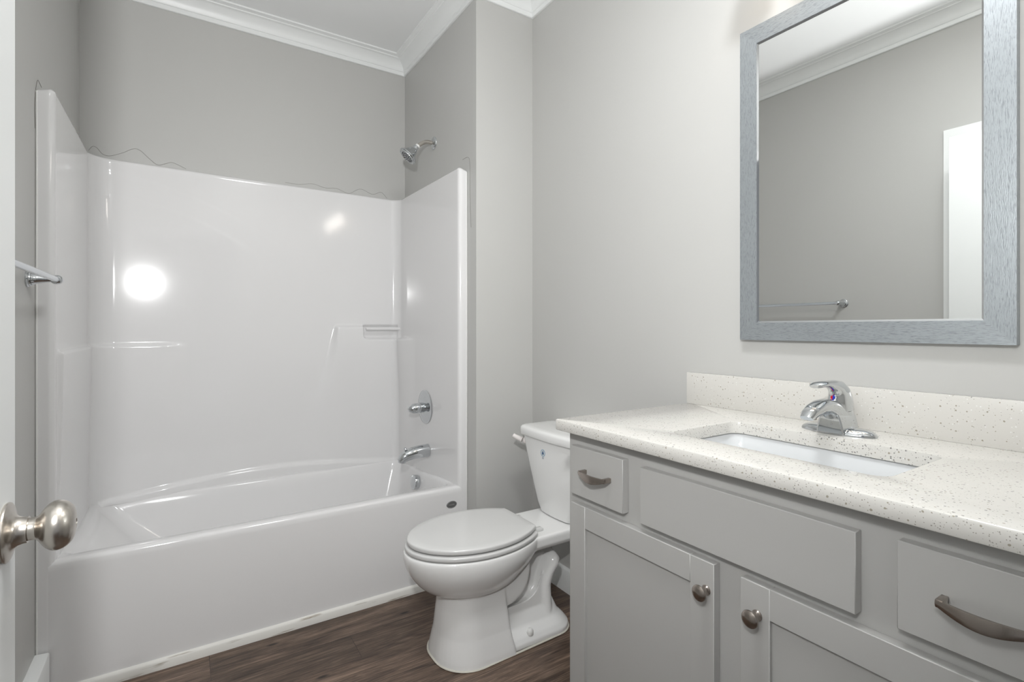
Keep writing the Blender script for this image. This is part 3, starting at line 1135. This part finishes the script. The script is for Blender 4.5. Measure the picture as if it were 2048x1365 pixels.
# water supply behind the toilet
sp = thing('supply_line', 'chrome water supply hose and stop valve, behind the toilet base by the vanity', 'water supply line', (1.79, -1.41, 0.19))
bm = bmesh.new()
tube(bm, [(1.742, -1.415, 0.192), (1.742, -1.415, 0.225), (1.720, -1.405, 0.268), (1.703, -1.398, 0.300), (1.708, -1.398, 0.325), (1.722, -1.400, 0.350)], 0.0062, n=14)
obj('braided_hose', bm, M_chrome, sp, smooth=60)
bm = bmesh.new()
lathe(bm, [(0, 0), (0.030, 0), (0.030, 0.002), (0.012, 0.009), (0.009, 0.010), (0.009, 0.048), (0, 0.048)], (XR, -1.415, 0.178), (-1, 0, 0), 32)
obj('wall_escutcheon', bm, M_chrome, sp, smooth=40)
bm = bmesh.new()
lathe(bm, [(0, 0), (0.010, 0), (0.012, 0.003), (0.012, 0.028), (0.009, 0.031), (0, 0.031)], (1.742, -1.415, 0.163), (0, 0, 1), 24)
lathe(bm, [(0, 0), (0.006, 0), (0.006, 0.016), (0.017, 0.018), (0.019, 0.022), (0.017, 0.028), (0, 0.029)], (1.735, -1.415, 0.178), (-1, 0, 0), 24, sx=1, sy=0.6)
obj('stop_valve', bm, M_chrome, sp, smooth=40)

# ------------------------------------------------------------------ vanity cabinet
CFX = 1.276       # face frame
FXF = 1.256       # door and drawer faces
CY0, CY1 = -2.812, -1.809
VC = -2.305
van = thing('vanity_cabinet', 'grey painted vanity cabinet with shaker doors and drawers, beside the toilet', 'cabinet', (1.54, VC, 0))
bm = bmesh.new()
box(bm, CFX + 0.019, XR - 0.001, CY1 - 0.016, CY1, 0.0, 0.880)          # end panels
box(bm, CFX + 0.019, XR - 0.001, CY0, CY0 + 0.016, 0.0, 0.880)
box(bm, CFX + 0.019, XR - 0.02, CY0 + 0.016, CY1 - 0.016, 0.10, 0.116)   # bottom
box(bm, XR - 0.012, XR - 0.001, CY0 + 0.016, CY1 - 0.016, 0.0, 0.880)    # back
box(bm, CFX + 0.06, CFX + 0.075, CY0 + 0.016, CY1 - 0.016, 0.0, 0.10)    # toe kick
obj('carcass', bm, M_cab, van)
bm = bmesh.new()
F0, F1 = CFX, CFX + 0.019
for y0, y1 in ((CY1 - 0.045, CY1), (CY0, CY0 + 0.045)):
    box(bm, F0, F1, y0, y1, 0.10, 0.880)
for z0, z1 in ((0.835, 0.880), (0.680, 0.728), (0.10, 0.145)):
    box(bm, F0, F1, CY0 + 0.045, CY1 - 0.045, z0, z1)
for y in (-2.0565, -2.5545):
    box(bm, F0, F1, y - 0.038, y + 0.038, 0.728, 0.835)
box(bm, F0, F1, VC - 0.040, VC + 0.040, 0.145, 0.680)
# recess backing so the openings are closed
box(bm, F1 - 0.002, F1 + 0.002, CY0 + 0.045, CY1 - 0.045, 0.145, 0.835)
obj('face_frame', bm, M_cab, van)


def panel_front(name, y0, y1, z0, z1, label=None):
    o = bxo(name, (FXF, CFX - 0.0002, y0, y1, z0, z1), M_cab, van, bev=0.0012, seg=1)
    if label:
        o['label'] = label
    return o


drl = panel_front('drawer', -2.029, -1.840, 0.717, 0.8465)
panel_front('drawer_front', -2.527, -2.0835, 0.713, 0.842, 'wide fixed panel without a handle')
drr = panel_front('drawer', -2.770, -2.5815, 0.7195, 0.849)


def cup_pull(yc, parent):
    # flat bar pull: two square feet and a bowed strap that widens in the middle
    bm = bmesh.new()
    hl = 0.0485
    z = 0.786
    rings = []
    nst = 28
    for k in range(nst + 1):
        t = k / nst
        y = yc + hl - 2 * hl * t
        s = math.sin(PI * t)
        out = 0.021 + 0.0075 * s          # stand-off of the strap
        wid = 0.0042 + 0.0058 * s          # half height
        th = 0.0022
        zc = z + 0.002 - 0.006 * s
        x = FXF - out
        rings.append([Vector((x - th, y, zc - wid)), Vector((x - th - 0.0012, y, zc)), Vector((x - th, y, zc + wid)), Vector((x + th, y, zc + wid)), Vector((x + th, y, zc - wid))])
    loft(bm, rings)
    for s in (-1, 1):
        yy = yc + s * (hl - 0.0042)
        box(bm, FXF - 0.0235, FXF, yy - 0.0044, yy + 0.0044, z - 0.0040, z + 0.0072, bev=0.0012)
    return obj('pull', bm, M_dnickel, parent, smooth=35)


cup_pull(-1.942, drl)
cup_pull(-2.682, drr)


def shaker_door(y0, y1, z0, z1, knob_y):
    bm = bmesh.new()
    st = 0.056
    b1 = dict(bev=0.0010, seg=1)
    box(bm, FXF, CFX - 0.0002, y0, y0 + st, z0, z1, **b1)
    box(bm, FXF, CFX - 0.0002, y1 - st, y1, z0, z1, **b1)
    box(bm, FXF, CFX - 0.0002, y0 + st, y1 - st, z1 - st, z1, **b1)
    box(bm, FXF, CFX - 0.0002, y0 + st, y1 - st, z0, z0 + st, **b1)
    box(bm, FXF + 0.0085, CFX - 0.003, y0 + st - 0.004, y1 - st + 0.004, z0 + st - 0.004, z1 - st + 0.004)
    d = obj('cabinet_door', bm, M_cab, van, smooth=40)
    bm = bmesh.new()
    lathe(bm, [(0, 0), (0.0098, 0), (0.0100, 0.0015), (0.0082, 0.004), (0.0070, 0.009), (0.0078, 0.014), (0.0110, 0.0185), (0.0152, 0.0210), (0.0160, 0.0230), (0.0154, 0.0250), (0.0125, 0.0272), (0.0065, 0.0288), (0, 0.0293)], (FXF, knob_y, 0.637), (-1, 0, 0), 36)
    obj('knob', bm, M_dnickel, d, smooth=35)
    return d


shaker_door(-2.276, -1.837, 0.125, 0.6935, -2.259)
shaker_door(-2.773, -2.333, 0.125, 0.6935, -2.366)

# ------------------------------------------------------------------ countertop with sink cut-out and backsplash
ZT = 0.911
top = thing('vanity_countertop', 'cream speckled quartz countertop with a sink cut-out, on the grey vanity', 'countertop', (1.52, VC, ZT))
SX0, SX1, SY0, SY1 = 1.356, 1.618, -2.530, -2.082
bm = bmesh.new()
TX0, TX1, TY0, TY1 = 1.236, XR - 0.001, -2.8185, -1.7945
e_ = 0.0035


def ring_out(i, z):
    return rrect(TX0 + i, TX1, TY0 + i, TY1 - i, (0.004, 0.001), z, 6)


def ring_in(i, z):
    return rrect(SX0 - i, SX1 + i, SY0 - i, SY1 + i, 0.030 + i, z, 6)


rs = [ring_in(0, 0.8815), ring_in(0, ZT - 0.002), ring_in(0.0008, ZT - 0.0005), ring_in(0.0025, ZT), ring_out(e_, ZT), ring_out(e_ * 0.3, ZT - e_ * 0.3), ring_out(0, ZT - e_), ring_out(0, 0.8815 + e_), ring_out(e_ * 0.3, 0.8815 + e_ * 0.3), ring_out(e_, 0.8815), ring_in(0, 0.8815)]
loft(bm, rs, False, False)
bmesh.ops.remove_doubles(bm, verts=bm.verts, dist=1e-5)
obj('slab', bm, M_quartz, top, smooth=35)
tag(bxo('backsplash', (1.784, XR - 0.001, -2.8185, -1.7955, ZT, 1.013), M_quartz, None, bev=0.0012, seg=2), 'low speckled quartz backsplash standing against the wall behind the faucet', 'backsplash')

snk = thing('sink', 'white rectangular undermount sink basin, set below the quartz countertop', 'sink', (1.487, VC, 0.74))
bm = bmesh.new()


def ring_s(i, z, r=0.035):
    return rrect(SX0 - 0.006 + i, SX1 + 0.006 - i, SY0 - 0.006 + i, SY1 + 0.006 - i, r, z, 8)


loft(bm, [ring_s(-0.02, 0.868), ring_s(-0.02, 0.8805), ring_s(-0.002, 0.8805), ring_s(0.002, 0.876), ring_s(0.006, 0.84, 0.04), ring_s(0.012, 0.78, 0.045), ring_s(0.022, 0.755, 0.05), ring_s(0.045, 0.742, 0.05), ring_s(0.09, 0.737, 0.04)], False, True)
obj('basin', bm, M_sink, snk, smooth=50)
bm = bmesh.new()
lathe(bm, [(0.0, 0.0), (0.022, 0.0), (0.022, 0.003), (0.019, 0.005), (0.0, 0.006)], (1.487, VC, 0.737), (0, 0, 1), 32)
obj('drain', bm, M_chrome, snk, smooth=40)

# ------------------------------------------------------------------ faucet
fau = thing('faucet', 'chrome single-lever faucet on an oval base plate, behind the sink', 'faucet', (1.690, VC, ZT))
bm = bmesh.new()
rs = []
for z, k in ((0.0, 1.0), (0.0025, 1.0), (0.005, 0.985), (0.0085, 0.93), (0.0125, 0.80), (0.0155, 0.60), (0.0172, 0.35)):
    ring = []
    for i in range(64):
        t = 2 * PI * i / 64
        yy = 0.0825 * math.sin(t)
        xx = 0.0350 * (abs(math.cos(t)) ** 0.95) * (1 if math.cos(t) >= 0 else -1)
        ring.append(Vector((1.6865 + xx * (k if k > 0.9 else k * 1.02), VC + yy * (0.4 + 0.6 * k), ZT + z)))
    rs.append(ring)
loft(bm, rs)
obj('base_plate', bm, M_chrome, fau, smooth=50)
# body sweeping forward into the spout
bm = bmesh.new()
rs = []
body = [  # x, z, half width (y), half thickness, direction angle (deg from +x in xz)
    (1.703, 0.912, 0.0285, 0.036, 90), (1.700, 0.922, 0.0260, 0.035, 95), (1.694, 0.936, 0.0235, 0.033, 106), (1.684, 0.950, 0.0215, 0.030, 120), (1.668, 0.9625, 0.0200, 0.026, 138),
    (1.647, 0.9735, 0.0192, 0.021, 155), (1.622, 0.9795, 0.0188, 0.0165, 172), (1.598, 0.9790, 0.0184, 0.0150, 190), (1.576, 0.9735, 0.0180, 0.0145, 208), (1.557, 0.9655, 0.0165, 0.0125, 222), (1.545, 0.9580, 0.0135, 0.0085, 232)]
for x, z, hw, ht, ang in body:
    a = math.radians(ang)
    up = Vector((math.sin(a), 0, -math.cos(a)))
    ring = []
    for i in range(36):
        t = 2 * PI * i / 36
        cu, su = math.cos(t), math.sin(t)
        e = 2 / 2.5
        cu = math.copysign(abs(cu) ** e, cu)
        su = math.copysign(abs(su) ** e, su)
        ring.append(Vector((x, VC, z)) + Vector((0, 1, 0)) * hw * cu - up * ht * su)
    rs.append(ring)
loft(bm, rs)
obj('spout', bm, M_chrome, fau, smooth=50)
bm = bmesh.new()
lathe(bm, [(0, 0), (0.0115, 0), (0.0115, 0.010), (0.0100, 0.0115), (0, 0.0115)], (1.566, VC, 0.9655), (-0.25, 0, -1), 28)
obj('aerator', bm, M_dnickel, fau, smooth=40)
# broad body under the spout, flaring to the base plate
bm = bmesh.new()
loft(bm, [rrect(1.6465, 1.735, VC - w_, VC + w_, (0.004, 0.018), z, 6) for z, w_ in ((0.914, 0.0300), (0.922, 0.0295), (0.932, 0.0278), (0.942, 0.0255), (0.952, 0.0222), (0.960, 0.0180), (0.965, 0.0140))])
obj('body', bm, M_chrome, fau, smooth=50)
# rear column under the lever
bm = bmesh.new()
loft(bm, [[Vector((1.700 + dx + 0.033 * k * math.cos(2 * PI * i / 36), VC + 0.0225 * k * math.sin(2 * PI * i / 36), z)) for i in range(36)] for z, k, dx in
          ((0.914, 1.10, 0.004), (0.925, 1.06, 0.003), (0.945, 1.0, 0.001), (0.958, 0.97, 0.0), (0.9625, 0.95, 0.0))])
obj('column', bm, M_chrome, fau, smooth=50)
bm = bmesh.new()
rs = []
lev = [  # x, z, half width, half thickness, direction angle
    (1.7000, 0.9640, 0.0235, 0.0350, 90), (1.6995, 0.980, 0.0238, 0.0365, 92), (1.6970, 0.995, 0.0228, 0.0350, 97), (1.6920, 1.0075, 0.0205, 0.0300, 112), (1.6800, 1.0185, 0.0175, 0.0215, 135),
    (1.6600, 1.0255, 0.0150, 0.0125, 158), (1.6400, 1.0285, 0.0140, 0.0088, 172), (1.6200, 1.0300, 0.0150, 0.0075, 180), (1.6000, 1.0298, 0.0165, 0.0070, 184), (1.5860, 1.0285, 0.0150, 0.0062, 187), (1.5770, 1.0268, 0.0095, 0.0038, 190)]
for x, z, hw, ht, ang in lev:
    a = math.radians(ang)
    up = Vector((math.sin(a), 0, -math.cos(a)))
    rs.append([Vector((x, VC, z)) + Vector((0, 1, 0)) * hw * math.cos(2 * PI * i / 32) - up * ht * math.sin(2 * PI * i / 32) for i in range(32)])
loft(bm, rs)
lever = obj('lever_handle', bm, M_chrome, fau, smooth=50)
for col, s in ((M_red, 1), (M_deepblue, -1)):
    bm = bmesh.new()
    dn = Vector((-0.985, 0, 0.12)).normalized()
    cn = Vector((1.6640, VC, 0.9960)) - dn * 0.0015
    u = Vector((0, 1, 0))
    v = dn.cross(u)
    pts = [cn + u * (s * 0.0046 * math.cos(t)) + v * (0.0046 * math.sin(t)) for t in [(-PI / 2) + PI * k / 12 for k in range(13)]]
    loft(bm, [pts, [p + dn * 0.0045 for p in pts]])
    obj('hot_mark' if s > 0 else 'cold_mark', bm, col, lever)

# ------------------------------------------------------------------ framed mirror
MY0, MY1, MZ0, MZ1 = -2.593, -1.990, 1.1245, 2.0400
FWD = 0.0505
mir = thing('mirror', 'rectangular mirror in a brushed silver frame, hung above the sink', 'mirror', (XR, VC, 1.58))
XM0, XM1 = XR - 0.0225, XR - 0.001


def rail(y_or_z, m):
    bm = bmesh.new()
    oy, oz = [MY0, MY1], [MZ0, MZ1]
    if y_or_z in 'LR':
        o = MY1 if y_or_z == 'L' else MY0
        s = -1 if y_or_z == 'L' else 1
        quad = [(o, MZ0), (o, MZ1), (o + s * FWD, MZ1 - FWD), (o + s * FWD, MZ0 + FWD)]
    else:
        o = MZ1 if y_or_z == 'T' else MZ0
        s = -1 if y_or_z == 'T' else 1
        quad = [(MY0, o), (MY1, o), (MY1 - FWD, o + s * FWD), (MY0 + FWD, o + s * FWD)]
    # front face slightly lower along the inner edge
    fr = [Vector((XM0, *quad[0])), Vector((XM0, *quad[1])), Vector((XM0 + 0.0015, *quad[2])), Vector((XM0 + 0.0015, *quad[3]))]
    bk = [Vector((XM1, *q)) for q in quad]
    loft(bm, [bk, fr])
    es = [e for e in bm.edges if all(v.co.x < XM0 + 0.004 for v in e.verts)]
    return obj('frame_rail', bm, m, mir)


rail('L', M_fr_v)
rail('R', M_fr_v)
rail('T', M_fr_h)
rail('B', M_fr_h)
bm = bmesh.new()
GY0, GY1, GZ0, GZ1 = MY0 + FWD, MY1 - FWD, MZ0 + FWD, MZ1 - FWD
bv = 0.0045
xg = XM0 + 0.0075
loft(bm, [[Vector((XM1 - 0.002, y, z)) for y, z in ((GY0, GZ0), (GY1, GZ0), (GY1, GZ1), (GY0, GZ1))],
          [Vector((xg, y, z)) for y, z in ((GY0, GZ0), (GY1, GZ0), (GY1, GZ1), (GY0, GZ1))]])
obj('mirror_glass', bm, M_glass, mir)
# thin bright sight edge inside the frame
bm = bmesh.new()
q0 = [(GY0, GZ0), (GY1, GZ0), (GY1, GZ1), (GY0, GZ1)]
q1 = [(GY0 + bv, GZ0 + bv), (GY1 - bv, GZ0 + bv), (GY1 - bv, GZ1 - bv), (GY0 + bv, GZ1 - bv)]
A = [bm.verts.new((xg - 0.0035, *q)) for q in q0]
B = [bm.verts.new((xg - 0.0003, *q)) for q in q1]
for i in range(4):
    bm.faces.new((A[i], A[(i + 1) % 4], B[(i + 1) % 4], B[i]))
obj('sight_edge', bm, M_chrome, mir)

# ------------------------------------------------------------------ light fittings above the frame of the photo
vl = thing('vanity_light', 'four-lamp vanity light bar on the wall above the mirror', 'light fixture', (XR, VC, 2.25))
bxo('back_plate', (XR - 0.022, XR - 0.001, VC - 0.31, VC + 0.31, 2.235, 2.305), M_nickel, vl, bev=0.004)
for i in range(4):
    y = VC + (i - 1.5) * 0.17
    bm = bmesh.new()
    tube(bm, [(XR - 0.02, y, 2.268), (XR - 0.07, y, 2.268), (XR - 0.112, y, 2.262), (XR - 0.119, y, 2.245)], 0.007, n=12)
    lathe(bm, [(0, 0), (0.020, 0), (0.022, 0.004), (0.022, 0.022), (0, 0.022)], (XR - 0.119, y, 2.228), (0, 0, 1), 24)
    obj('lamp_arm', bm, M_nickel, vl, smooth=45)
    bm = bmesh.new()
    lathe(bm, dense([(0.022, 0.034), (0.030, 0.026), (0.044, 0.000), (0.054, -0.035), (0.057, -0.062)]) + [(0.055, -0.062), (0.051, -0.035), (0.041, 0.000), (0.022, 0.028)], (XR - 0.119, y, 2.212), (0, 0, 1), 36)
    obj('glass_shade', bm, M_bulb, vl, smooth=60)
ce = thing('ceiling_lamp', 'round white dome lamp on the bathroom ceiling', 'light fixture', (0.95, -2.30, ZC))
bm = bmesh.new()
lathe(bm, [(0, 0), (0.15, 0), (0.15, 0.022), (0.142, 0.026), (0, 0.026)], (0.95, -2.30, ZC), (0, 0, -1), 48)
obj('lamp_pan', bm, M_trim, ce, smooth=40)
bm = bmesh.new()
lathe(bm, [(0.138, 0.026), (0.132, 0.050), (0.115, 0.075), (0.085, 0.095), (0.045, 0.106), (0, 0.110)], (0.95, -2.30, ZC), (0, 0, -1), 48)
obj('glass_dome', bm, M_dome, ce, smooth=60)
